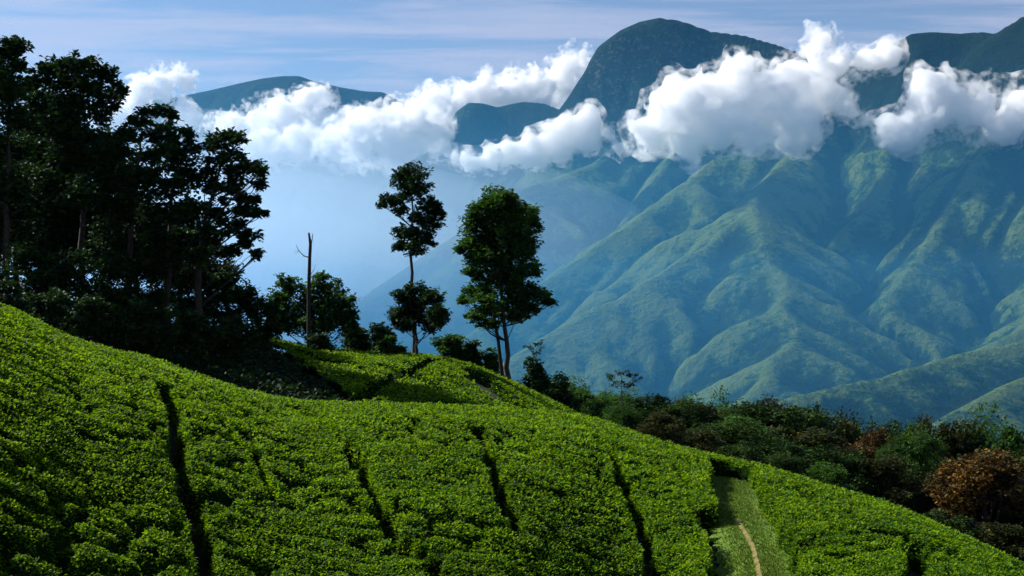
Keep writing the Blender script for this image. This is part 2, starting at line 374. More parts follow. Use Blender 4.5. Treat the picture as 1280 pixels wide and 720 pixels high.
# ------------------------------------------------------------------ air: haze round everything, thicker mist lying in the valley
def volume_material(name, density, color, aniso):
    m, t, out = mat_new(name)
    v = t.nodes.new('ShaderNodeVolumePrincipled')
    v.inputs['Color'].default_value = (*color, 1); v.inputs['Density'].default_value = density; v.inputs['Anisotropy'].default_value = aniso
    t.links.new(v.outputs[0], out.inputs['Volume'])
    m.cycles.homogeneous_volume = True
    return m
def box(name, x0, x1, y0, y1, z0, z1, mat):
    v = [(x, y, z) for x in (x0, x1) for y in (y0, y1) for z in (z0, z1)]
    f = [(0, 1, 3, 2), (4, 6, 7, 5), (0, 4, 5, 1), (2, 3, 7, 6), (0, 2, 6, 4), (1, 5, 7, 3)]
    return mesh_obj(name, v, np.array(f), mat)
HAZE = 2.1e-5
hz = tag(box('haze', -5200, 5600, -400, 8400, -800, 1330, volume_material('haze_air', HAZE, (0.12, 0.48, 0.93), 0.65)), kind='stuff')
mist_mat = volume_material('mist_air', 7.4e-5, (0.12, 0.52, 0.90), 0.6)
for k, top in enumerate((60, 280, 430)):
    b = tag(box('valley_mist', -5100 + k, 5500 - k, 1500 + 5 * k, 8390 - k, -790 + k, top, mist_mat), kind='stuff')

def mist_pool(c, r, density, label):
    nu, nv = 48, 24; a = np.linspace(0, 2 * math.pi, nu, endpoint=False); b = np.linspace(0.02, math.pi - .02, nv)
    A, B = np.meshgrid(a, b); V = np.stack([np.cos(A) * np.sin(B), np.sin(A) * np.sin(B), np.cos(B)], -1).reshape(-1, 3) * r + np.array(c)
    I, J = np.meshgrid(np.arange(nv - 1), np.arange(nu), indexing='ij'); I, J = I.ravel(), J.ravel(); J2 = (J + 1) % nu
    f = [np.stack([I * nu + J, (I + 1) * nu + J, (I + 1) * nu + J2, I * nu + J2], 1)]
    V = np.concatenate([V, [[c[0], c[1], c[2] + r[2]], [c[0], c[1], c[2] - r[2]]]]); n = nu * nv
    k = np.arange(nu); k2 = (k + 1) % nu; q = (nv - 1) * nu
    f.append(np.concatenate([np.stack([k * 0 + n, k, k2], 1), np.stack([k * 0 + n + 1, q + k2, q + k], 1)]))
    o = mesh_obj('mist_pool', V, f, [volume_material('pool_mist', density, (0.78, 0.87, 0.98), 0.45)], smooth=True)
    return tag(o, label, 'mist', kind='stuff')
for k_, lab_ in ((1.0, 'outer'), (.86, 'middle'), (.72, 'inner'), (.56, 'densest')):
    mist_pool((-1350, 4600, 40 - 20 * k_), np.array((1950, 1050, 560)) * k_, 3.2e-4, f'{lab_} layer of pale blue mist in the valley below the long cloud bank')

# ------------------------------------------------------------------ clouds: puffs -> noisy field -> surface net, filled with scattering droplets
def lat_noise(shape, cell, rg):
    n = [int(math.ceil(s / cell)) + 3 for s in shape]
    L = rg.uniform(-1, 1, n)
    for ax in range(3):
        p = np.arange(shape[ax]) / cell; i = p.astype(int); f = p - i; f = f * f * (3 - 2 * f)
        A = np.zeros((shape[ax], n[ax])); A[np.arange(shape[ax]), i] = 1 - f; A[np.arange(shape[ax]), i + 1] = f
        L = np.moveaxis(np.tensordot(A, L, axes=(1, ax)), 0, ax)
    return L
def surface_nets(fld, org, dx):
    nx, ny, nz = fld.shape; ins = fld < 0
    cnt = np.zeros((nx - 1, ny - 1, nz - 1), np.int8)
    corners = [(a, b, c) for a in (0, 1) for b in (0, 1) for c in (0, 1)]
    for a, b, c in corners: cnt += ins[a:nx - 1 + a, b:ny - 1 + b, c:nz - 1 + c]
    act = np.argwhere((cnt > 0) & (cnt < 8))
    vid = np.full(cnt.shape, -1, np.int64); vid[tuple(act.T)] = np.arange(len(act))
    val = {cn: fld[act[:, 0] + cn[0], act[:, 1] + cn[1], act[:, 2] + cn[2]] for cn in corners}
    acc = np.zeros((len(act), 3)); k = np.zeros(len(act))
    for cn in corners:
        for ax in range(3):
            if cn[ax]: continue
            c2 = list(cn); c2[ax] = 1; a, b = val[cn], val[tuple(c2)]
            m = (a < 0) != (b < 0); t = np.where(m, a / np.where(m, a - b, 1), 0)
            p = np.array(cn, float)[None].repeat(len(act), 0); p[:, ax] += t
            acc += p * m[:, None]; k += m
    V = (act + acc / k[:, None]) * dx + org
    Fc = []
    for ax in range(3):
        sl0 = [slice(1, -1)] * 3; sl1 = [slice(1, -1)] * 3; sl0[ax] = slice(0, -1); sl1[ax] = slice(1, None)
        a, b = ins[tuple(sl0)], ins[tuple(sl1)]
        e = np.argwhere(a != b); o = np.ones(3, int); o[ax] = 0; e0 = e + o
        b1, b2 = [(1, 2), (2, 0), (0, 1)][ax]
        def cell(d1, d2):
            q = e0.copy(); q[:, b1] -= d1; q[:, b2] -= d2; return vid[tuple(q.T)]
        quad = np.stack([cell(1, 1), cell(0, 1), cell(0, 0), cell(1, 0)], 1)
        flip = ~a[tuple(e.T)]; quad[flip] = quad[flip][:, ::-1]
        Fc.append(quad[(quad >= 0).all(1)])
    return V, np.concatenate(Fc)
M_CLOUD = volume_material('cloud_droplets', 0.048, (1, 1, 1), 0.0)
def wisp_material():
    m, t, out = mat_new('cloud_wisps')
    v = t.nodes.new('ShaderNodeVolumePrincipled'); v.inputs['Color'].default_value = (1, 1, 1, 1); v.inputs['Anisotropy'].default_value = 0.15
    n = noise_node(t, 0.022, 6, 0.66)
    mr = t.nodes.new('ShaderNodeMapRange'); mr.inputs[1].default_value = 0.50; mr.inputs[2].default_value = 0.66; mr.inputs[4].default_value = 0.040
    t.links.new(n, mr.inputs[0]); t.links.new(mr.outputs[0], v.inputs['Density']); t.links.new(v.outputs[0], out.inputs['Volume'])
    m.cycles.homogeneous_volume = False
    m.cycles.volume_step_rate = 0.10
    return m
M_WISP = wisp_material()
def cloud(label, Y, blobs, seed, dx=10.0, rough=1.0, thick=1.0, extra=()):
    """blobs: (px, py, radius px[, dY])"""
    rg = np.random.default_rng(seed); pts = []
    for bl in blobs:
        px, py, r = bl[:3]; dY = bl[3] if len(bl) > 3 else 0
        R = r * (Y + dY) / F; c = P(px, py, Y + dY)
        pts.append((c, R))
        for _ in range(7):                                   # smaller puffs budding from it
            d = rg.normal(size=3); d /= np.linalg.norm(d); d[2] = abs(d[2]) * 0.9 - 0.15
            pts.append((c + d * R * rg.uniform(.55, .95) * np.array([1, 1, .9]), R * rg.uniform(.3, .55)))
    C = np.array([p[0] for p in pts]); R = np.array([p[1] for p in pts])
    lo = (C - R[:, None]).min(0) - 90; hi = (C + R[:, None]).max(0) + 90
    shp = np.ceil((hi - lo) / dx).astype(int)
    ax = [lo[i] + dx * np.arange(shp[i]) for i in range(3)]
    f = np.full(shp, 1e4, np.float32)
    for c, r in pts:
        s = [slice(max(0, int((c[i] - r - 90 - lo[i]) / dx)), int((c[i] + r + 90 - lo[i]) / dx) + 1) for i in range(3)]
        q = np.sqrt((ax[0][s[0]][:, None, None] - c[0]) ** 2 + ((ax[1][s[1]][None, :, None] - c[1]) / thick) ** 2 + (ax[2][s[2]][None, None, :] - c[2]) ** 2) - r
        a = f[s[0], s[1], s[2]]; kk = 18.0; h = np.clip(kk - np.abs(a - q), 0, kk) / kk
        f[s[0], s[1], s[2]] = np.minimum(a, q) - h * h * kk * .25
    f += rough * 34 * lat_noise(shp, 120 / dx, rg)
    f += rough * 46 * (np.abs(lat_noise(shp, 64 / dx, rg)) - 0.32)
    f += rough * 34 * (np.abs(lat_noise(shp, 34 / dx, rg)) - 0.32)
    fs = f.copy()
    f += rough * 24 * (np.abs(lat_noise(shp, 20 / dx, rg)) - 0.32)
    f += rough * 9 * lat_noise(shp, 11 / dx, rg)
    for g in (f, fs):
        g[:2] = g[-2:] = 50; g[:, :2] = g[:, -2:] = 50; g[:, :, :2] = g[:, :, -2:] = 50
    o = mesh_obj('cloud', *surface_nets(f + 7 * rough, lo, dx), M_CLOUD, smooth=True)
    w = mesh_obj('wisps', *surface_nets(fs - 25 * rough, lo, dx), M_WISP, parent=o, smooth=True)
    return tag(o, label, 'cloud', 'clouds round the peaks')
cloud('long white cloud bank between the far blue peak and the domed mountain', 6050,
      [(292, 166, 20), (322, 156, 18), (352, 146, 16), (382, 134, 12), (404, 124, 9), (330, 175, 24), (370, 170, 26), (410, 166, 24), (450, 160, 22), (490, 152, 22), (525, 142, 20),
       (440, 185, 22), (500, 182, 24), (540, 165, 28), (575, 128, 20), (545, 130, 18), (610, 118, 17), (640, 114, 16), (668, 116, 16), (690, 108, 15), (708, 98, 14), (722, 84, 10), (728, 72, 6), (712, 112, 14), (680, 125, 16), (455, 170, 24, -800), (490, 168, 24, -800), (520, 160, 22, -800), (540, 150, 17, -700), (548, 180, 16, -800), (415, 180, 22, -600), (375, 185, 22, -500), (330, 185, 20, -400), (558, 192, 10, -800)], 3, rough=1.2)
cloud('ragged white cloud lying under the two dark knobs beside the domed peak', 4750,
      [(742, 150, 9), (735, 162, 11), (715, 168, 14), (690, 176, 14), (665, 184, 13), (640, 190, 11), (615, 195, 9), (735, 178, 12), (705, 188, 12), (672, 196, 9), (765, 168, 6), (772, 183, 6), (590, 200, 7)], 5, dx=9, rough=.75)
cloud('towering white cloud in the saddle between the domed peak and the massif', 4100,
      [(815, 165, 24), (840, 150, 26), (865, 130, 24), (890, 115, 22), (920, 95, 16), (930, 130, 30), (970, 125, 30), (1005, 100, 24), (1020, 70, 15), (1028, 52, 9), (1045, 85, 20), (1080, 78, 15), (1102, 68, 9), (900, 160, 30),
       (860, 175, 20), (940, 170, 24), (1000, 145, 24), (1040, 120, 18), (985, 180, 12), (1060, 140, 9), (845, 108, 9), (820, 130, 9)], 8)
cloud('white cloud across the right-hand massif, cut by the edge of the picture', 3950,
      [(1110, 160, 14), (1140, 152, 16), (1165, 140, 18), (1175, 118, 14), (1200, 130, 24), (1235, 130, 28), (1270, 132, 32), (1310, 135, 36), (1350, 140, 40), (1255, 155, 22), (1220, 150, 20), (1130, 172, 9), (1095, 155, 6), (1150, 108, 6)], 11)
cloud('small white cloud puff rising behind the tall trees', 6300,
      [(170, 130, 18), (185, 110, 16), (200, 98, 13), (215, 96, 12), (228, 104, 9), (205, 120, 16), (225, 140, 14), (240, 150, 12), (150, 140, 16), (120, 150, 18), (80, 150, 18)], 13)

# ------------------------------------------------------------------ tea
def L(pts, **kw): return [unproject(*p, **kw) for p in pts]
LANE_PX = [
    [(203, 480), (214, 512), (220, 560), (231, 610), (246, 645), (252, 690), (266, 735)],
    [(366, 504), (408, 530), (440, 560), (462, 605), (485, 650), (505, 685), (545, 712), (562, 735)],
    [(592, 532), (612, 570), (622, 600), (632, 635), (647, 660)],
    [(742, 545), (765, 565), (778, 600), (795, 640), (808, 680), (824, 735)],
    [(1142, 676), (1143, 735)],
    [(1128, 684), (1180, 686)], [(246, 616), (274, 622)], [(540, 698), (500, 686)], [(80, 436), (100, 452)], [(640, 648), (618, 640)], [(884, 632), (900, 654), (906, 680), (904, 735)],
    [(0, 402), (32, 418), (66, 434)], [(92, 446), (135, 462), (178, 482)], [(205, 462), (232, 476), (262, 488)], [(20, 440), (60, 462), (85, 470)], [(340, 498), (372, 512), (408, 530)], [(290, 520), (318, 560), (330, 600), (345, 622)], [(660, 535), (690, 560), (705, 590)], [(1000, 612), (1030, 640), (1040, 660)], [(840, 580), (856, 600), (862, 628)],
]
LANE_W = [0.30, 0.42, 0.34, 0.36, 0.44, 0.44, 0.5, 0.45, 0.24, 0.34, 0.8, .12, .12, .12, .1, .2, .1, .08, .1, .1]
LANES = [L(p) for p in LANE_PX]
KLANES = [L([(452, 497), (485, 472), (520, 457), (556, 447)], y0=80), L([(470, 452), (500, 462), (535, 475), (560, 490)], y0=80), L([(372, 436), (410, 452), (440, 452)], y0=80)]
KWIDE = L([(596, 464), (612, 482), (640, 503), (660, 512)], y0=80)
PITS = [(893, 654, 22, 20), (250, 628, 22, 10), (340, 624, 34, 12), (112, 546, 26, 7), (75, 596, 13, 8), (8, 545, 18, 9), (100, 640, 10, 18), (992, 680, 32, 18), (365, 560, 14, 5), (175, 590, 10, 6), (300, 574, 9, 4), (700, 618, 16, 8),
        (870, 640, 14, 6), (560, 600, 14, 6), (1060, 640, 14, 6), (450, 680, 16, 7), (190, 690, 12, 8), (660, 690, 15, 7), (60, 690, 18, 6), (820, 580, 12, 5), (520, 560, 10, 4)]
PIT_W = []
for px, py, rx, ry in PITS:
    c = unproject(px, py); e = unproject(px, py - ry); PIT_W.append((c, max(.18, rx / F * c[1]), max(.22, min(1.1, abs(e[1] - c[1]) * .55))))
PATH = L([(912, 574), (920, 604), (940, 650), (954, 690), (964, 735)])
TRACK = L([(920, 618), (930, 632), (941, 650), (949, 680), (957, 735)])
ca, sa = math.cos(-0.55), math.sin(-0.55)
def cells(x, y, sx, sy, seed):
    X = (x * ca - y * sa) / sx; Y = (x * sa + y * ca) / sy
    ix = np.floor(X).astype(np.int64); iy = np.floor(Y).astype(np.int64)
    f1 = np.full(x.shape, 9.0); f2 = np.full(x.shape, 9.0); cid = np.zeros(x.shape)
    for a in (-1, 0, 1):
        for b in (-1, 0, 1):
            h = _hash(ix + a, iy + b, seed); h2 = _hash(ix + a, iy + b, seed + 5)
            d = np.hypot(ix + a + .15 + .7 * h / 4294967296.0 - X, iy + b + .15 + .7 * h2 / 4294967296.0 - Y)
            m = d < f1; f2 = np.where(m, f1, np.minimum(f2, d)); cid = np.where(m, h / 4294967296.0, cid); f1 = np.where(m, d, f1)
    return f2 - f1, cid, f1
def tea_relief(x, y, knoll):
    """depth of the tea surface below T (>=0 down) and how open (leafless) it is"""
    k = 1.9 if knoll else 1.0
    e, cid, f1 = cells(x + .25 * perlin(x * 1.3, y * 1.3, 81), y + .25 * perlin(x * 1.3, y * 1.3, 82), 1.55 * k, 1.0 * k, 91)
    g = sstep(-.12, .6, fbm(x / (5.5 * k), y / (5.5 * k), 3, 84) + .35 * fbm(x / 1.7, y / 1.7, 2, 85))
    crack = (0.07 + 0.72 * g) * np.exp(-(e / (.13 + .08 * g)) ** 2)
    dep = crack * .62 + .05 * cid + .05 * np.clip(f1 - .3, 0, 1) - .075 * fbm(x / .8, y / .8, 3, 86) - .07 * fbm(x / 4.0, y / 4.0, 2, 87)
    opn = np.clip(crack * 1.35 - .25, 0, 1)
    lane = np.zeros(x.shape)
    if knoll:
        for pl in KLANES: lane = np.maximum(lane, 1 - sstep(.3, .7, polydist(x, y, pl)[0] + .25 * perlin(x / 1.2, y / 1.2, 88)))
        d, par = polydist(x, y, KWIDE); lane = np.maximum(lane, 1 - sstep(.8, 1.5, d + .5 * perlin(x / 1.5, y / 1.5, 88)))
    else:
        for pl, w in zip(LANES, LANE_W):
            d = polydist(x, y, pl)[0] + .14 * perlin(x / .7, y / .7, 88) + .20 * perlin(x / 1.9, y / 1.9, 98)
            lane = np.maximum(lane, 1 - sstep(w * .5, w * .5 + .16, d))
        for c, rx, ry in PIT_W:
            q = np.hypot((x - c[0]) / rx, (y - c[1]) / ry) + .45 * perlin(x / .5, y / .5, 89)
            lane = np.maximum(lane, .85 * (1 - sstep(.55, 1.0, q)))
        d = polydist(x, y, PATH)[0] + .16 * perlin(x / .8, y / .8, 90) + .14 * perlin(x / 2.1, y / 2.1, 92)
        lane = np.maximum(lane, 1 - sstep(.88, 1.0, d))
    dep = dep * (1 - lane) + 1.1 * lane
    return dep, np.maximum(opn, sstep(.8, .98, lane)), cid
def plot_index(x, y):
    px = 640 + F * x / y; py = 360 - F * T(x, y) / y
    idx = np.zeros(x.shape, int)
    for k in (0, 1, 3):
        q = LANE_PX[k]; idx += px > np.interp(py, [p[1] for p in q], [p[0] for p in q])
    q = [(912, 574), (920, 604), (940, 650), (954, 690), (964, 735)]
    idx += px > np.interp(py, [p[1] for p in q], [p[0] for p in q])
    return idx
def leaf_quads(p, size, width, rg, pitch=(0.1, 1.0), fold=0.18, dirs=None):
    n = len(p); az = rg.uniform(0, 2 * math.pi, n); el = rg.uniform(pitch[0], pitch[1], n)
    a = np.stack([np.cos(az) * np.cos(el), np.sin(az) * np.cos(el), np.sin(el)], 1)
    s = np.stack([-np.sin(az), np.cos(az), rg.normal(0, .45, n)], 1); s /= np.linalg.norm(s, axis=1)[:, None]
    nn = np.cross(a, s); Ls = size[:, None]; Ws = (size * width)[:, None]
    v = np.empty((n, 4, 3)); v[:, 0] = p; v[:, 2] = p + a * Ls - nn * Ls * .12
    mid = p + a * Ls * .48 + nn * Ls * fold * -.5
    v[:, 1] = mid + s * Ws + nn * Ls * fold; v[:, 3] = mid - s * Ws + nn * Ls * fold
    return v.reshape(-1, 3)
def build_tea(knoll, nleaf, labels, seed):
    rg = np.random.default_rng(seed)
    def yrange(px):
        if knoll: return np.full(px.shape, 80.0), np.full(px.shape, 126.0)
        return np.full(px.shape, 25.0), yc1(px) + 9
    pa, pb = (335, 800) if knoll else (-70, 1350)
    # --- dark inner body of the bushes
    nu, nv = (200, 110) if knoll else (560, 320)
    U, Vv = np.meshgrid(np.linspace(pa, pb, nu), np.linspace(0, 1, nv)); y0, y1 = yrange(U)
    Y = y0 * (y1 / y0) ** Vv; X = (U - 640) / F * Y
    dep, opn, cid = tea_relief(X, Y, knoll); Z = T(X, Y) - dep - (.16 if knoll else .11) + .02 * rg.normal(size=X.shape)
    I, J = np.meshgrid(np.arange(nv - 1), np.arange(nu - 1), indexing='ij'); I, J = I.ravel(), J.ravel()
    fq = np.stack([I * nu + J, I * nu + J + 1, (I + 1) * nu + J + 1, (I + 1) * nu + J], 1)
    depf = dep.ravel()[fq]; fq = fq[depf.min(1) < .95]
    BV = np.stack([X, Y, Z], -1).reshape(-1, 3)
    def shade_side(x, y):                        # left of this line dark cover stands in for shade: scrub, not tea
        py = 360 - F * T(x, y) / y
        return 640 + F * x / y < np.interp(py, [424, 440, 470, 505], [338, 362, 408, 458]) + 6 * perlin(x / 2, y / 2, 33)
    if knoll:
        fc = BV[fq].mean(1); fq = fq[~shade_side(fc[:, 0], fc[:, 1])]
    # --- leaves, evenly spread over the picture's depth
    px = rg.uniform(pa, pb, nleaf); y0, y1 = yrange(px); y = y0 * (y1 / y0) ** rg.uniform(0, 1, nleaf); x = (px - 640) / F * y
    dep, opn, cid = tea_relief(x, y, knoll)
    keep = (rg.uniform(0, 1, nleaf) > opn * .97) & (dep < (.9 if knoll else 1.0))
    if knoll: keep &= ~shade_side(x, y)
    x, y, dep, cid = x[keep], y[keep], dep[keep], cid[keep]; n = len(x)
    if not knoll:                                # leaves on the flanks of the lanes and of the path
        wx_, wy_ = [], []
        for pl, w in list(zip(LANES, LANE_W)) + [(PATH, 1.85)]:
            pl = np.array(pl); seg = np.hypot(*np.diff(pl, axis=0).T); nn = int(1500 * seg.sum())
            i = rg.choice(len(seg), nn, p=seg / seg.sum()); t = rg.uniform(0, 1, (nn, 1)); c = pl[i] * (1 - t) + pl[i + 1] * t
            nr = np.stack([-(pl[i + 1] - pl[i])[:, 1], (pl[i + 1] - pl[i])[:, 0]], 1); nr /= np.linalg.norm(nr, axis=1)[:, None] + 1e-9
            c = c + nr * (rg.choice([-1, 1], nn) * (w * .5 + rg.uniform(-.12, .30, nn)))[:, None]
            wx_.append(c[:, 0]); wy_.append(c[:, 1])
        wx_, wy_ = np.concatenate(wx_), np.concatenate(wy_); wd, wo_, wc = tea_relief(wx_, wy_, knoll)
        kk = (wd > .12) & (wd < 1.02); wd = np.minimum(wd[kk], .85) - rg.uniform(0, .12, kk.sum())
        x, y, dep, cid = (np.concatenate(q) for q in ((x, wx_[kk]), (y, wy_[kk]), (dep, wd), (cid, wc[kk]))); n = len(x)
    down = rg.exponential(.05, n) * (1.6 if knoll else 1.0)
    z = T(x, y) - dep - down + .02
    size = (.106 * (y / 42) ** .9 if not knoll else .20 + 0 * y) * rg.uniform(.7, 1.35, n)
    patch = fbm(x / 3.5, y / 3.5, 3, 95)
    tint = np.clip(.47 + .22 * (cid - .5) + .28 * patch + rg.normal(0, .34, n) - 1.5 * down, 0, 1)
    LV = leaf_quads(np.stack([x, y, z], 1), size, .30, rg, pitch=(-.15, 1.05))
    pl_leaf = plot_index(x, y) if not knoll else np.zeros(n, int)
    fc = BV[fq].mean(1); pl_body = plot_index(fc[:, 0], fc[:, 1]) if not knoll else np.zeros(len(fq), int)
    LV = LV.reshape(-1, 4, 3)
    for k, lab in enumerate(labels):
        b = fq[pl_body == k]; used, inv = np.unique(b.ravel(), return_inverse=True); bv = BV[used]
        lv = LV[pl_leaf == k].reshape(-1, 3); nl = len(lv) // 4
        V = np.concatenate([bv, lv]); lf = np.arange(nl * 4).reshape(-1, 4) + len(bv)
        tt = np.concatenate([np.zeros(len(bv)), np.repeat(tint[pl_leaf == k], 4)])
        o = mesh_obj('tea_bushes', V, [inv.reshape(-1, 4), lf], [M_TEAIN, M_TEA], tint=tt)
        tag(o, lab, 'tea bushes', kind='stuff')
build_tea(False, 500000, ['plucked green tea bushes on the steep slope left of the first dark lane',
                          'plucked green tea bushes between the two leftmost dark lanes',
                          'plucked green tea bushes on the middle of the near slope',
                          'plucked green tea bushes between the right-hand dark lane and the grass path',
                          'plucked green tea bushes right of the grass path, running down to the corner'], 101)
build_tea(True, 60000, ['sunlit green tea bushes on the knoll below the two tall trees'], 103)

def strip(name, pts, w, lift, mat, seed):
    pts = np.array(pts); d = np.concatenate([[0], np.cumsum(np.hypot(*np.diff(pts, axis=0).T))]); n = 90
    s = np.linspace(0, d[-1], n); c = np.stack([np.interp(s, d, pts[:, 0]), np.interp(s, d, pts[:, 1])], 1)
    k = np.ones(9) / 9; c = np.stack([np.convolve(np.pad(c[:, i], 4, mode='edge'), k, 'valid') for i in (0, 1)], 1)
    t = np.gradient(c, axis=0); t /= np.linalg.norm(t, axis=1)[:, None]; nr = np.stack([-t[:, 1], t[:, 0]], 1)
    cols = 9; V = []
    for j in range(cols):
        q = (j / (cols - 1) - .5) * 2; ww = w * (1 + .35 * perlin(s / .8, s * 0 + j * .0 + seed + np.sign(q) * 3, seed))
        xy = c + nr * (q * ww)[:, None]
        V.append(np.stack([xy[:, 0], xy[:, 1], ground(xy[:, 0], xy[:, 1]) + lift + .05], 1))
    V = np.stack(V, 1).reshape(-1, 3); I, J = np.meshgrid(np.arange(n - 1), np.arange(cols - 1), indexing='ij'); I, J = I.ravel(), J.ravel()
    f = np.stack([I * cols + J, I * cols + J + 1, (I + 1) * cols + J + 1, (I + 1) * cols + J], 1)
    return tag(mesh_obj(name, V, f, mat, smooth=True), kind='structure')
strip('grass_path', PATH, 1.15, .03, M_GRASSP, 3)
strip('dirt_track', TRACK, .07, .05, M_DIRT, 5)
M_BLADE = leaf_material('grass_blade', [(0, (0.035, 0.100, 0.005)), (.6, (0.085, 0.170, 0.008)), (1, (0.18, 0.24, 0.02))], trans=.3, tcol=(.15, .2, .02))
def path_grass():
    rg = np.random.default_rng(9); P0 = np.array(PATH); n = 16000
    i = rg.integers(0, len(P0) - 1, n); t = rg.uniform(0, 1, n)[:, None]; c = P0[i] * (1 - t) + P0[i + 1] * t
    c = c + rg.normal(0, .55, (n, 2)); d = polydist(c[:, 0], c[:, 1], PATH)[0]; dt = polydist(c[:, 0], c[:, 1], TRACK)[0]
    c = c[(d < 1.1) & (dt > .09)]; z = ground(c[:, 0], c[:, 1]) + .07
    v = leaf_quads(np.column_stack([c, z]), rg.uniform(.05, .13, len(c)), .16, rg, pitch=(.6, 1.4))
    o = mesh_obj('grass', v, np.arange(len(v)).reshape(-1, 4), M_BLADE, tint=np.repeat(rg.uniform(0, 1, len(c)), 4))
    tag(o, 'short yellow-green grass covering the path', 'grass', kind='stuff')
path_grass()

# ------------------------------------------------------------------ trees
def tube(pts, rad, sides=6):
    pts = np.asarray(pts, float); n = len(pts); t = np.gradient(pts, axis=0); t /= np.linalg.norm(t, axis=1)[:, None] + 1e-9
    ref = np.where(np.abs(t[:, 2:3]) > .9, np.array([[1., 0, 0]]), np.array([[0, 0, 1.]]))
    a = np.cross(t, ref); a /= np.linalg.norm(a, axis=1)[:, None]; b = np.cross(t, a)
    th = np.linspace(0, 2 * math.pi, sides, endpoint=False)
    V = pts[:, None] + np.asarray(rad)[:, None, None] * (np.cos(th)[None, :, None] * a[:, None] + np.sin(th)[None, :, None] * b[:, None])
    I, J = np.meshgrid(np.arange(n - 1), np.arange(sides), indexing='ij'); I, J = I.ravel(), J.ravel(); J2 = (J + 1) % sides
    f = np.stack([I * sides + J, I * sides + J2, (I + 1) * sides + J2, (I + 1) * sides + J], 1)
    return V.reshape(-1, 3), f
class Wood:
    def __init__(s): s.v = []; s.f = []; s.n = 0
    def add(s, pts, rad, sides=6):
        v, f = tube(pts, rad, sides); s.v.append(v); s.f.append(f + s.n); s.n += len(v)
    def arrays(s): return np.concatenate(s.v), np.concatenate(s.f)
def bend(a, b, rg, sag=.12, n=6):
    a, b = np.asarray(a, float), np.asarray(b, float); t = np.linspace(0, 1, n)[:, None]; Lh = np.linalg.norm(b - a)
    off = rg.normal(0, sag * Lh * .5, 3); off[2] -= sag * Lh * .6
    return a * (1 - t) + b * t + np.sin(t * math.pi) * off
def crown_points(c, r, n, rg, clump=.20, surf=.45, per=26):
    """leaf positions: clumps spread through an ellipsoid, more of them towards its skin"""
    m = max(3, n // per); d = rg.normal(size=(m, 3)); d /= np.linalg.norm(d, axis=1)[:, None]
    rad = rg.uniform(0, 1, m) ** surf; cc = np.asarray(c) + d * rad[:, None] * np.asarray(r)
    k = rg.integers(0, m, n); cs = np.mean(r) * clump * rg.uniform(.6, 1.4, m)
    off = np.clip(rg.normal(size=(n, 3)), -1.7, 1.7) * np.array([1, 1, .7]); p = cc[k] + off * cs[k][:, None]
    bright = np.clip(.5 + rg.normal(0, .22, m)[k] + rg.normal(0, .16, n), 0, 1)
    return p, bright, cc
def make_tree(name, label, base, trunk, blobs, leaf=.22, lmat=None, dens=60, tr=.22, cat='tree', group=None, seed=1, clump=.22, extra_trunks=(), wood=None, lpitch=(-.6, .9), depth=.8, per=26):
    """trunk: world points; blobs: (centre, (rx, ry, rz)); everything is stored relative to the base"""
    rg = np.random.default_rng(seed); base = np.asarray(base, float); root = empty(name, base)
    W = Wood(); trunk = np.asarray(trunk, float)
    tt = np.linspace(0, 1, 14); ti = np.linspace(0, 1, len(trunk))
    tp = np.stack([np.interp(tt, ti, trunk[:, i]) for i in range(3)], 1); tp[1:-1] += rg.normal(0, tr * .25, (12, 3)) * np.array([1, 1, 0])
    W.add(tp - base, tr * (1 - .86 * tt) + .03 * tr + tr * .5 * np.exp(-tt * 18), 7)
    for et in extra_trunks:
        et = np.asarray(et, float); q = np.stack([np.interp(tt, np.linspace(0, 1, len(et)), et[:, i]) for i in range(3)], 1)
        W.add(q - base, tr * .75 * (1 - .8 * tt) + .02, 6)
    LP, LB = [], []
    for c, r in blobs:
        c = np.asarray(c, float); r = np.asarray(r, float)
        n = int(2.9 * dens * (r[0] * r[2] * 2.2 + r[0] * r[1])) + 60
        p, br, cc = crown_points(c, r, n, rg, clump, per=per); LP.append(p); LB.append(br)
        dz = c[2] - tp[:, 2]; dist = np.hypot(tp[:, 0] - c[0], tp[:, 1] - c[1])
        j = int(np.argmin(np.abs(dz - .7 * dist - .3 * r[2]) + .02 * dist)); j = min(j, 12)
        br_r = min(tr * .4, .011 * np.linalg.norm(c - tp[j]) + .02)
        bp = bend(tp[j], c, rg); W.add(bp - base, np.linspace(br_r, br_r * .4, 6), 5)
        for q in cc[rg.permutation(len(cc))[:7]]:
            W.add(bend(bp[rg.integers(3, 6)], q, rg, .1, 4) - base, np.linspace(br_r * .4, .012, 4), 4)
    v, f = W.arrays(); mesh_obj('trunk', v, f, wood or M_BARK, parent=root, smooth=True)
    p = np.concatenate(LP); br = np.concatenate(LB)
    lv = leaf_quads(p - base, 1.22 * leaf * rg.uniform(.6, 1.3, len(p)), .38, rg, pitch=lpitch)
    mesh_obj('crown', lv, np.arange(len(lv)).reshape(-1, 4), lmat or M_LEAF_DK, parent=root, tint=np.repeat(br, 4))
    return tag(root, label, cat, group)
def blobs_px(lst, Y, rg, dj=1.0, dep=.9):
    out = []
    for px, py, rx, ry in lst:
        k = Y / F; c = P(px, py, Y + rg.normal(0, dj)); out.append((c, (rx * k, max(.5, (rx + ry) / 2 * k * dep), ry * 1.15 * k)))
    return out
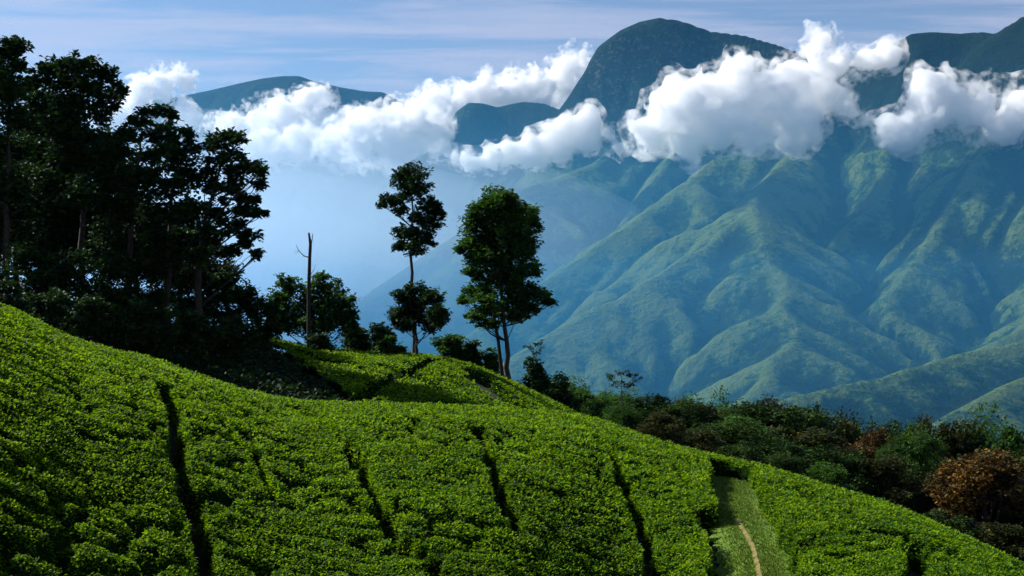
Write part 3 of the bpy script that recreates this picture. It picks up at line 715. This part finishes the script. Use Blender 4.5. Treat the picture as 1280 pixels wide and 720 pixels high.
def px_tree(name, label, Y, base_px, trunk_px, lst, seed, dj=1.0, **kw):
    rg = np.random.default_rng(seed + 500); sw = kw.pop('swell', 1.0); lst = [(a, b, c * sw, d * sw) for a, b, c, d in lst]
    x = (base_px - 640) / F * Y; gz = float(ground(x, Y)); base = np.array([x, Y, gz - .15])
    trunk = [base] + [P(a, b, Y) for a, b in trunk_px]
    ex = [[np.array([(e[0][0] - 640) / F * Y, Y + .4, float(ground((e[0][0] - 640) / F * Y, Y + .4)) - .15])] + [P(a, b, Y + .4) for a, b in e[1:]] for e in kw.pop('extra', [])]
    return make_tree(name, label, base, trunk, blobs_px(lst, Y, rg, dj), seed=seed, extra_trunks=ex, **kw)

# two tall trees on the knoll, the round tree under the first, the dead snag and the bushy tree beside it
px_tree('tall_tree', 'tall thin tree with tiered tufts on a bare trunk, above the round tree', 116, 518, [(517, 400), (514, 330), (515, 270), (514, 212)],
        [(514, 216, 20, 9), (506, 228, 16, 9), (524, 232, 15, 9), (512, 243, 15, 8), (488, 250, 16, 7), (478, 256, 8, 4), (500, 262, 10, 6), (536, 256, 16, 8), (548, 268, 9, 6), (538, 276, 17, 9), (520, 272, 10, 8), (505, 290, 15, 7), (525, 292, 18, 8), (535, 302, 11, 6), (498, 306, 12, 6), (518, 310, 16, 7)],
        21, dj=.7, leaf=.24, dens=95, tr=.20, swell=1.1, lmat=M_LEAF_DK)
px_tree('round_tree', 'low round dark tree at the foot of the tall thin tree', 113, 521, [(520, 415), (522, 385)],
        [(505, 372, 16, 12), (522, 365, 16, 10), (540, 374, 15, 12), (498, 390, 14, 10), (548, 392, 13, 12), (522, 388, 22, 14), (506, 404, 14, 9), (536, 404, 15, 10), (550, 404, 8, 6), (494, 402, 8, 6)],
        22, dj=.8, leaf=.24, dens=110, tr=.16, lmat=M_LEAF_DK)
px_tree('full_tree', 'broad leafy tall tree with two stems, right of the tall thin tree', 118, 636, [(634, 440), (628, 380), (624, 310), (622, 245)],
        [(620, 246, 14, 9), (630, 254, 16, 10), (608, 256, 14, 9), (644, 260, 14, 10), (596, 268, 13, 9), (658, 270, 14, 10), (622, 275, 24, 14), (588, 276, 9, 6), (670, 276, 8, 6), (600, 290, 20, 12), (645, 292, 24, 14), (622, 305, 26, 14), (588, 308, 13, 8), (660, 308, 11, 8), (574, 312, 7, 4), (640, 325, 22, 12), (604, 325, 18, 11), (592, 340, 12, 7), (655, 340, 16, 8),
         (625, 348, 26, 12), (598, 362, 16, 8), (645, 362, 20, 9), (668, 370, 16, 6), (684, 378, 10, 4), (582, 376, 10, 5), (610, 380, 18, 8), (650, 380, 18, 7), (604, 394, 12, 6), (628, 392, 12, 6), (612, 404, 12, 6), (646, 396, 14, 6), (660, 388, 12, 5), (592, 396, 9, 5)],
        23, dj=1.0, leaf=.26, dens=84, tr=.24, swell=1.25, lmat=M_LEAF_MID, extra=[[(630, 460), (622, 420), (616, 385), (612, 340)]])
px_tree('bushy_tree', 'bushy green tree around the dead snag on the knoll', 114, 392, [(392, 415), (395, 370)],
        [(357, 352, 9, 9), (366, 362, 14, 10), (346, 372, 11, 8), (352, 388, 16, 10), (404, 352, 12, 8), (396, 366, 15, 9), (418, 362, 12, 8), (430, 378, 13, 8), (410, 382, 20, 11), (380, 388, 18, 12), (440, 392, 9, 7), (425, 400, 18, 10), (362, 405, 20, 10), (395, 408, 22, 10), (436, 408, 12, 8), (345, 404, 13, 8)],
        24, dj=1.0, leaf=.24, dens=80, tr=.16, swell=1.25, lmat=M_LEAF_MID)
def snag():
    Y = 111.5; rg = np.random.default_rng(3); x = (386 - 640) / F * Y; base = np.array([x, Y, float(ground(x, Y)) - .15]); root = empty('dead_snag', base)
    W = Wood(); q = np.array([base] + [P(a, b, Y) for a, b in [(386, 400), (386, 360), (387, 325), (388, 305), (386, 291)]])
    W.add(q - base, [.2, .16, .15, .13, .12, .07], 8)
    o = mesh_obj('trunk', *W.arrays(), M_DEAD, parent=root, smooth=True)
    for pts, r in (([(387, 322), (380, 320), (373, 313), (370, 306)], .05), ([(373, 313), (370, 317), (368, 312)], .025), ([(388, 308), (390, 300), (391, 292)], .06), ([(387, 345), (392, 338), (395, 330)], .03)):
        B = Wood(); B.add(np.array([P(a, b, Y) for a, b in pts]) - base, np.linspace(r, r * .35, len(pts)), 5)
        mesh_obj('branch', *B.arrays(), M_DEAD, parent=root, smooth=True)
    tag(root, 'bare dead grey trunk with a stub branch, standing over the bushy tree', 'dead tree')
snag()

# dark grove on the left
GR = 'tall dark trees of the grove'
GROVE = [
 ('tall dark tree cut by the left edge, highest crown of the grove', 93, 6, [(8, 300), (10, 180), (12, 70)],
  [(18, 56, 16, 9), (4, 70, 18, 12), (24, 84, 10, 7), (-15, 90, 25, 16), (8, 105, 24, 14), (-5, 135, 28, 18), (20, 150, 18, 12), (-20, 175, 30, 20), (10, 190, 28, 18), (-5, 230, 36, 22), (10, 275, 34, 22), (-20, 310, 34, 22)]),
 ('broad dark tree with the wide flat crown, second from the left edge', 100, 101, [(103, 300), (100, 190), (96, 110)],
  [(92, 80, 22, 9), (70, 84, 18, 9), (50, 92, 14, 9), (112, 86, 18, 10), (134, 96, 14, 9), (150, 110, 9, 7), (40, 108, 18, 11), (80, 104, 24, 12), (112, 112, 20, 12), (140, 124, 13, 9), (55, 128, 20, 12), (92, 134, 24, 13), (124, 142, 16, 11), (40, 152, 20, 13), (75, 160, 24, 14), (110, 168, 22, 13), (50, 190, 24, 15), (90, 200, 26, 15), (128, 192, 14, 10), (60, 230, 26, 16), (100, 240, 22, 14), (135, 225, 15, 11)]),
 ('dark leafy tree in the middle of the grove, below the broad crown', 99, 158, [(162, 320), (168, 230), (178, 160)],
  [(192, 140, 16, 8), (175, 152, 15, 9), (212, 146, 10, 6), (160, 164, 16, 10), (200, 168, 18, 10), (150, 190, 18, 11), (180, 195, 22, 12), (215, 190, 14, 9), (145, 222, 20, 13), (175, 230, 24, 14), (150, 262, 22, 14), (185, 268, 22, 13), (150, 300, 26, 14)]),
 ('slim dark tree just left of the open-crowned one', 98, 208, [(210, 330), (216, 250), (222, 185)],
  [(228, 172, 14, 8), (210, 188, 14, 9), (240, 190, 13, 8), (222, 206, 18, 10), (200, 218, 14, 10), (238, 224, 16, 10), (215, 240, 20, 11), (205, 268, 18, 10), (232, 262, 16, 9), (200, 298, 16, 9), (222, 310, 16, 8)]),
 ('open-crowned dark tree at the right end of the grove', 96.5, 246, [(248, 350), (252, 300), (264, 250), (282, 190)],
  [(284, 170, 14, 6), (298, 174, 9, 5), (266, 180, 14, 8), (288, 192, 17, 8), (312, 206, 13, 6), (326, 214, 9, 5), (270, 206, 18, 9), (298, 218, 18, 8), (322, 230, 11, 5), (258, 230, 16, 9), (284, 240, 20, 9), (312, 248, 14, 6), (326, 266, 9, 4), (300, 264, 16, 7), (268, 264, 18, 9), (246, 262, 14, 9), (290, 284, 18, 7), (314, 292, 13, 5), (262, 292, 18, 8), (300, 308, 15, 6), (278, 316, 18, 7), (250, 318, 18, 8), (322, 318, 7, 4), (230, 290, 14, 9)]),
 ('dark tree deep in the grove behind the broad crown', 112, 62, [(60, 320), (62, 220), (66, 150)],
  [(66, 140, 26, 16), (45, 170, 26, 18), (85, 180, 28, 18), (60, 215, 32, 20), (35, 250, 28, 18), (85, 260, 30, 18), (60, 300, 36, 18)]),
 ('dark tree filling the gap behind the leafy middle tree', 114, 128, [(128, 330), (130, 240), (134, 190)],
  [(136, 180, 20, 12), (118, 210, 24, 14), (148, 215, 24, 14), (130, 250, 28, 16), (112, 290, 28, 16), (150, 300, 28, 16), (180, 320, 28, 14)]),
]
GROVE += [
 ('dark tree low at the back of the grove, between slim and open-crowned trees', 110, 225, [(226, 360), (228, 310), (230, 280)], [(228, 275, 22, 12), (205, 300, 26, 14), (245, 305, 24, 14), (225, 335, 34, 16), (265, 340, 24, 12)]),
 ('dark low tree at the back of the grove below the leafy middle tree', 107, 170, [(170, 350), (170, 300), (172, 260)], [(172, 262, 22, 14), (150, 290, 28, 15), (190, 292, 26, 14), (165, 325, 36, 16)]),
 ('dark low tree behind the broad flat crown', 119, 85, [(86, 340), (86, 270), (88, 230)], [(88, 225, 26, 16), (60, 260, 30, 18), (110, 265, 30, 18), (80, 305, 40, 18), (130, 315, 30, 15)]),
 ('dark low tree at the back of the grove beside the left edge', 117, 20, [(20, 340), (20, 260), (22, 210)], [(22, 205, 26, 18), (0, 245, 30, 18), (40, 250, 30, 18), (15, 295, 40, 20)]),
]
for i, (lab, Y, bx, tk, bl) in enumerate(GROVE):
    bl = [(a, b, c * (1.18 if i < 5 else 1.35), d * (1.22 if i < 5 else 1.35)) for a, b, c, d in bl]
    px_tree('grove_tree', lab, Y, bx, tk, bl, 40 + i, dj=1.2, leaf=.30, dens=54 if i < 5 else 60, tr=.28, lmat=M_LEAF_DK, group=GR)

def px_shrub(label, px, py, rx, ry, Y, seed, lmat, group, leaf=.24, dens=70, name='shrub'):
    rg = np.random.default_rng(seed); k = Y / F; x = (px - 640) / F * Y; gz = float(ground(x, Y)); top = P(px, py - ry, Y)[2]
    h = max(1.0, top - gz); W_ = rx * k; bl = []
    for _ in range(6):
        a = rg.uniform(0, 2 * math.pi); q = rg.uniform(.2, .75)
        bl.append((np.array([x + math.cos(a) * q * W_, Y + math.sin(a) * q * W_ * .8, gz + h * rg.uniform(.35, .8)]), (W_ * .42, W_ * .42, h * .2)))
    bl.append((np.array([x, Y, gz + h * .8]), (W_ * .5, W_ * .5, h * .2)))
    bl.append((np.array([x, Y, gz + h * .35]), (W_ * .85, W_ * .7, h * .3)))
    base = np.array([x, Y, gz - .1])
    return make_tree(name, label, base, [base, base + np.array([0.1, 0, h * .6])], bl, leaf=leaf, lmat=lmat, dens=dens, tr=.07 + .01 * h, cat='shrub', group=group, seed=seed)
US = [(-30, 345, 48, 40, 88), (30, 346, 48, 40, 90), (85, 346, 48, 40, 94), (140, 350, 48, 40, 96), (190, 354, 46, 40, 98), (235, 360, 44, 36, 100), (275, 364, 36, 32, 101), (308, 376, 30, 28, 103), (332, 395, 24, 22, 104),
      (60, 385, 44, 28, 84), (120, 396, 44, 28, 86), (180, 405, 44, 28, 88), (240, 412, 40, 26, 91), (290, 416, 36, 22, 94), (0, 372, 44, 28, 82)]
def us_label(i, px, py):
    if i < 9: return ['dark undergrowth shrub cut by the left picture edge', 'dark shrub at the feet of the leftmost tall tree', 'dark shrub at the foot of the broad flat-crowned tree', 'dark shrub between the broad and the middle grove trees', 'dark shrub at the foot of the leafy middle grove tree', 'dark shrub at the foot of the slim grove tree', 'dark shrub at the foot of the open-crowned tree', 'dark shrub just right of the open-crowned tree', 'dark shrub ending the grove on the right, beside the bushy tree'][i]
    return ['low dark shrub behind the tea crest under the broad flat-crowned tree', 'low dark shrub behind the tea crest below the gap left of the middle grove tree', 'low dark shrub behind the tea crest below the leafy middle grove tree', 'low dark shrub behind the tea crest below the open-crowned tree', 'low dark shrub at the right end of the black shade, below the bushy tree', 'low dark shrub behind the tea crest at the left picture edge'][i - 9]
for i, (px, py, rx, ry, Y) in enumerate(US):
    px_shrub(us_label(i, px, py), px, py, rx, ry, Y, 200 + i, M_LEAF_DK, 'shrubs under the grove', dens=30 if i > 8 else 38)
def scrub_as_shade():  # dark leaves added so the sunlit slope reads as grove shade
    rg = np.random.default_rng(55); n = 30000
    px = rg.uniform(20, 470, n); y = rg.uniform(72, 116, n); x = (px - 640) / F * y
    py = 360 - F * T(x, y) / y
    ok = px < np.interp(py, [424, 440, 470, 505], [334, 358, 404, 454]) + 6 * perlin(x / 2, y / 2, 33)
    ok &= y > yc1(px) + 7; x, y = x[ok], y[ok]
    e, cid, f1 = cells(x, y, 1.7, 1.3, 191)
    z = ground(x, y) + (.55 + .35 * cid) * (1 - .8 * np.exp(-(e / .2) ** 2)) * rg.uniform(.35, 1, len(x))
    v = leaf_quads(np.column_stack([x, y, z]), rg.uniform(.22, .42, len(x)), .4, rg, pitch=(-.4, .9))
    o = mesh_obj('shadow_scrub', v, np.arange(len(v)).reshape(-1, 4), M_LEAF_DK, tint=np.repeat(np.clip(rg.normal(.25, .2, len(x)), 0, 1), 4))
    tag(o, 'dark low scrub added as shade on the slope between the grove and the tea crest', 'shadow_scrub', kind='stuff')
scrub_as_shade()
RS = [('low dark shrub right of the bushy tree', 446, 418, 22, 12, 117, M_LEAF_DK), ('low dark shrub left of the round tree', 478, 416, 20, 12, 120, M_LEAF_DK), ('bright green sunlit shrub between the bushy tree and the round tree', 487, 430, 20, 9, 114, M_LEAF_MID),
      ('dark green shrub touching the right of the round tree', 566, 430, 22, 13, 122, M_LEAF_MID), ('second shrub right of the round tree', 590, 438, 20, 12, 123, M_LEAF_DK), ('shrub just left of the two stems of the broad tree', 612, 446, 18, 12, 123, M_LEAF_MID),
      ('round dark shrub just right of the broad tall tree', 668, 458, 21, 13, 122, M_LEAF_DK), ('low dark shrub at the head of the forest belt', 700, 478, 22, 12, 124, M_LEAF_DK), ('dark shrub in front of the bushy tree', 400, 428, 24, 10, 110, M_LEAF_DK),
      ('dark shrub closing the top of the grass path', 925, 590, 24, 16, 71, M_LEAF_DK)]
for i, (lab, px, py, rx, ry, Y, mt) in enumerate(RS):
    px_shrub(lab, px, py, rx, ry, Y, 240 + i, mt, None, dens=80, leaf=.24 if Y > 80 else .14)
px_tree('sapling', 'thin wispy sapling above the round shrub beside the broad tree', 124, 669, [(670, 445), (672, 430)], [(665, 434, 8, 4), (676, 430, 7, 4), (671, 440, 8, 3)], 61, dj=.3, leaf=.13, dens=45, tr=.05, lmat=M_LEAF_DK)
px_tree('sapling', 'sparse wispy treetop rising from the left end of the forest belt', 140, 777, [(778, 500), (776, 476)], [(762, 472, 10, 4), (778, 468, 12, 4), (792, 472, 10, 4), (772, 480, 12, 4), (788, 482, 10, 4)], 62, dj=.5, leaf=.16, dens=30, tr=.09, lmat=M_LEAF_DK)

# forest belt on the falling slope behind the tea
def forest_proto(seed, lmat):
    """unit tree: height 1, crown about 0.8 wide; returned as (trunk mesh, crown mesh)"""
    rg = np.random.default_rng(seed); W = Wood(); tp = np.array([[0, 0, 0], [.02, .01, .25], [-.01, .02, .5], [.01, 0, .8]]); W.add(tp, [.035, .026, .02, .008], 7)
    LP, LB = [], []
    for _ in range(21):
        a = rg.uniform(0, 2 * math.pi); q = math.sqrt(rg.uniform(0, 1)) * .36; zz = .86 - .5 * (q / .4) ** 2 + rg.uniform(-.12, .04)
        c = np.array([math.cos(a) * q, math.sin(a) * q, zz]); r = rg.uniform(.08, .15)
        p, br, cc = crown_points(c, (r, r, r * .75), 640, rg, .2, surf=.25, per=18); LP.append(p); LB.append(np.clip(br + rg.normal(0, .2), 0, 1))
        W.add(bend(tp[rg.integers(1, 3)], c, rg, .1, 5), np.linspace(.012, .003, 5), 4)
    p = np.concatenate(LP); p[:, 2] *= .985 / np.percentile(p[:, 2], 99.3)
    lv = leaf_quads(p, 0.023 * rg.uniform(.6, 1.3, len(p)), .45, rg, pitch=(-.5, .8))
    return (mesh_obj('trunk', *W.arrays(), M_BARK, smooth=True, link=False), mesh_obj('crown', lv, np.arange(len(lv)).reshape(-1, 4), lmat, tint=np.repeat(np.concatenate(LB), 4), link=False))
M_LEAF_FOR = leaf_material('forest_leaf', [(0, (0.004, 0.012, 0.004)), (0.55, (0.013, 0.034, 0.006)), (1, (0.050, 0.090, 0.012))], trans=0.12, tcol=(0.06, 0.11, 0.01), rough=.65, spec=0.04)
PROTO = {'dark': [forest_proto(s, M_LEAF_FOR) for s in (301, 302, 303)], 'green': [forest_proto(s, M_LEAF_MID) for s in (304, 305)], 'olive': [forest_proto(s, M_LEAF_OLIVE) for s in (306, 307)], 'rust': [forest_proto(s, M_LEAF_RUST) for s in (308,)]}
def place_forest(px, top, Y, kind, wr, label, rg, group='trees of the forest belt'):
    x = (px - 640) / F * Y; gz = float(ground(x, Y)) - .3; h = P(px, top, Y)[2] - gz
    if h < 4: return
    root = empty('forest_tree', (x, Y, gz)); pm = PROTO[kind][rg.integers(0, len(PROTO[kind]))]
    for nm, me in zip(('trunk', 'crown'), pm):
        o = bpy.data.objects.new(nm, me); COL.objects.link(o); o.parent = root
    w = wr if wr else h * rg.uniform(.85, 1.15)
    root.scale = (w, w * rg.uniform(.9, 1.1), h); root.rotation_euler = (0, 0, rg.uniform(0, 6.28))
    tag(root, label, 'tree', group)
skyl = table([(640, 468), (690, 476), (740, 484), (780, 492), (840, 498), (880, 506), (920, 500), (960, 503), (1000, 503), (1030, 512), (1065, 532), (1100, 528), (1140, 520), (1170, 530), (1200, 524), (1240, 518), (1290, 516), (1400, 520)], 6)
def forest():
    rg = np.random.default_rng(77)
    place_forest(1228, 566, 112, 'rust', 12.5, 'big rust-brown leafed tree near the right edge of the forest belt', rg)
    place_forest(1092, 537, 140, 'rust', 6.5, 'small orange-brown treetop in the middle of the forest belt', rg)
    place_forest(1150, 524, 150, 'olive', 10, 'olive treetop left above the big rust-brown tree', rg)
    place_forest(1060, 560, 120, 'olive', 8, 'olive-brown tree just left of the small orange treetop', rg)
    place_forest(1140, 535, 128, 'green', 9, 'fresh green tree between the two rust-coloured trees', rg)
    place_forest(1185, 640, 100, 'olive', 8, 'olive-brown tree at the lower left of the big rust-brown tree', rg)
    place_forest(1010, 545, 135, 'rust', 6, 'rusty crown low in the forest belt, far left of the orange treetop', rg)
    todo = []
    for Y, step, a0, a1 in ((88, 60, 900, 1420), (101, 56, 800, 1420), (116, 52, 730, 1420), (134, 46, 672, 1420), (155, 42, 662, 1420), (180, 40, 690, 1420)):
        px = a0 + rg.uniform(0, 30)
        while px < a1:
            sk = float(skyl(px)); cr = float(m1(px)); x = (px - 640) / F * Y; gz = float(ground(x, Y))
            rise = {88: .88, 101: .68, 116: .5, 134: .32, 155: .04, 180: .0, 215: 0}[Y]
            top = sk + (cr - sk) * rise * rg.uniform(.75, 1.05) + rg.uniform(-3, 6)
            h = P(px, top, Y)[2] - gz
            if h > 24: top += (h - 24) / Y * F; h = 24
            near = [(1228, 566), (1092, 537), (1140, 535)]
            if h > 3.5 and top < cr + 4 and not any(abs(px - a) < 45 and b - 4 < top < b + 80 and Y < 112 for a, b in near):
                kind = rg.choice(['dark', 'dark', 'dark', 'green', 'olive', 'dark', 'dark', 'olive'] + (['rust', 'olive'] if px > 990 else []) if px > 780 else ['dark', 'dark', 'green'])
                row = 'against the tea crest' if rise > .6 else ('inside the forest belt' if rise > .2 else 'on the forest skyline')
                seg = 'below the broad tall tree' if px < 800 else ('left of the path head' if px < 905 else ('right of the path head' if px < 1070 else ('near the rust-brown trees' if px < 1200 else 'near the right edge')))
                nm = {'dark': 'dark green', 'green': 'mid green', 'olive': 'olive green', 'rust': 'rusty brown'}[str(kind)]
                wd = min(h * 1.3, 16) * rg.uniform(.8, 1.1) if h > 6 else h * 1.3
                todo.append((px, top, Y, str(kind), wd, nm, row, seg))
            px += step * rg.uniform(.75, 1.25)
    ordw = ['first', 'second', 'third', 'fourth', 'fifth', 'sixth', 'seventh', 'eighth', 'ninth', 'tenth', 'eleventh', 'twelfth', 'thirteenth', 'fourteenth']
    seen = {}
    for px, top, Y, kind, wd, nm, row, seg in sorted(todo):
        same = sum(t[5:] == (nm, row, seg) for t in todo); k = seen.get((nm, row, seg), 0); seen[(nm, row, seg)] = k + 1
        lab = f'{nm} rounded tree {row}, {seg}' if same == 1 else f'{ordw[k]} {nm} tree from the left {row}, {seg}'
        place_forest(px, top, Y, kind, wd, lab, rg)
forest()
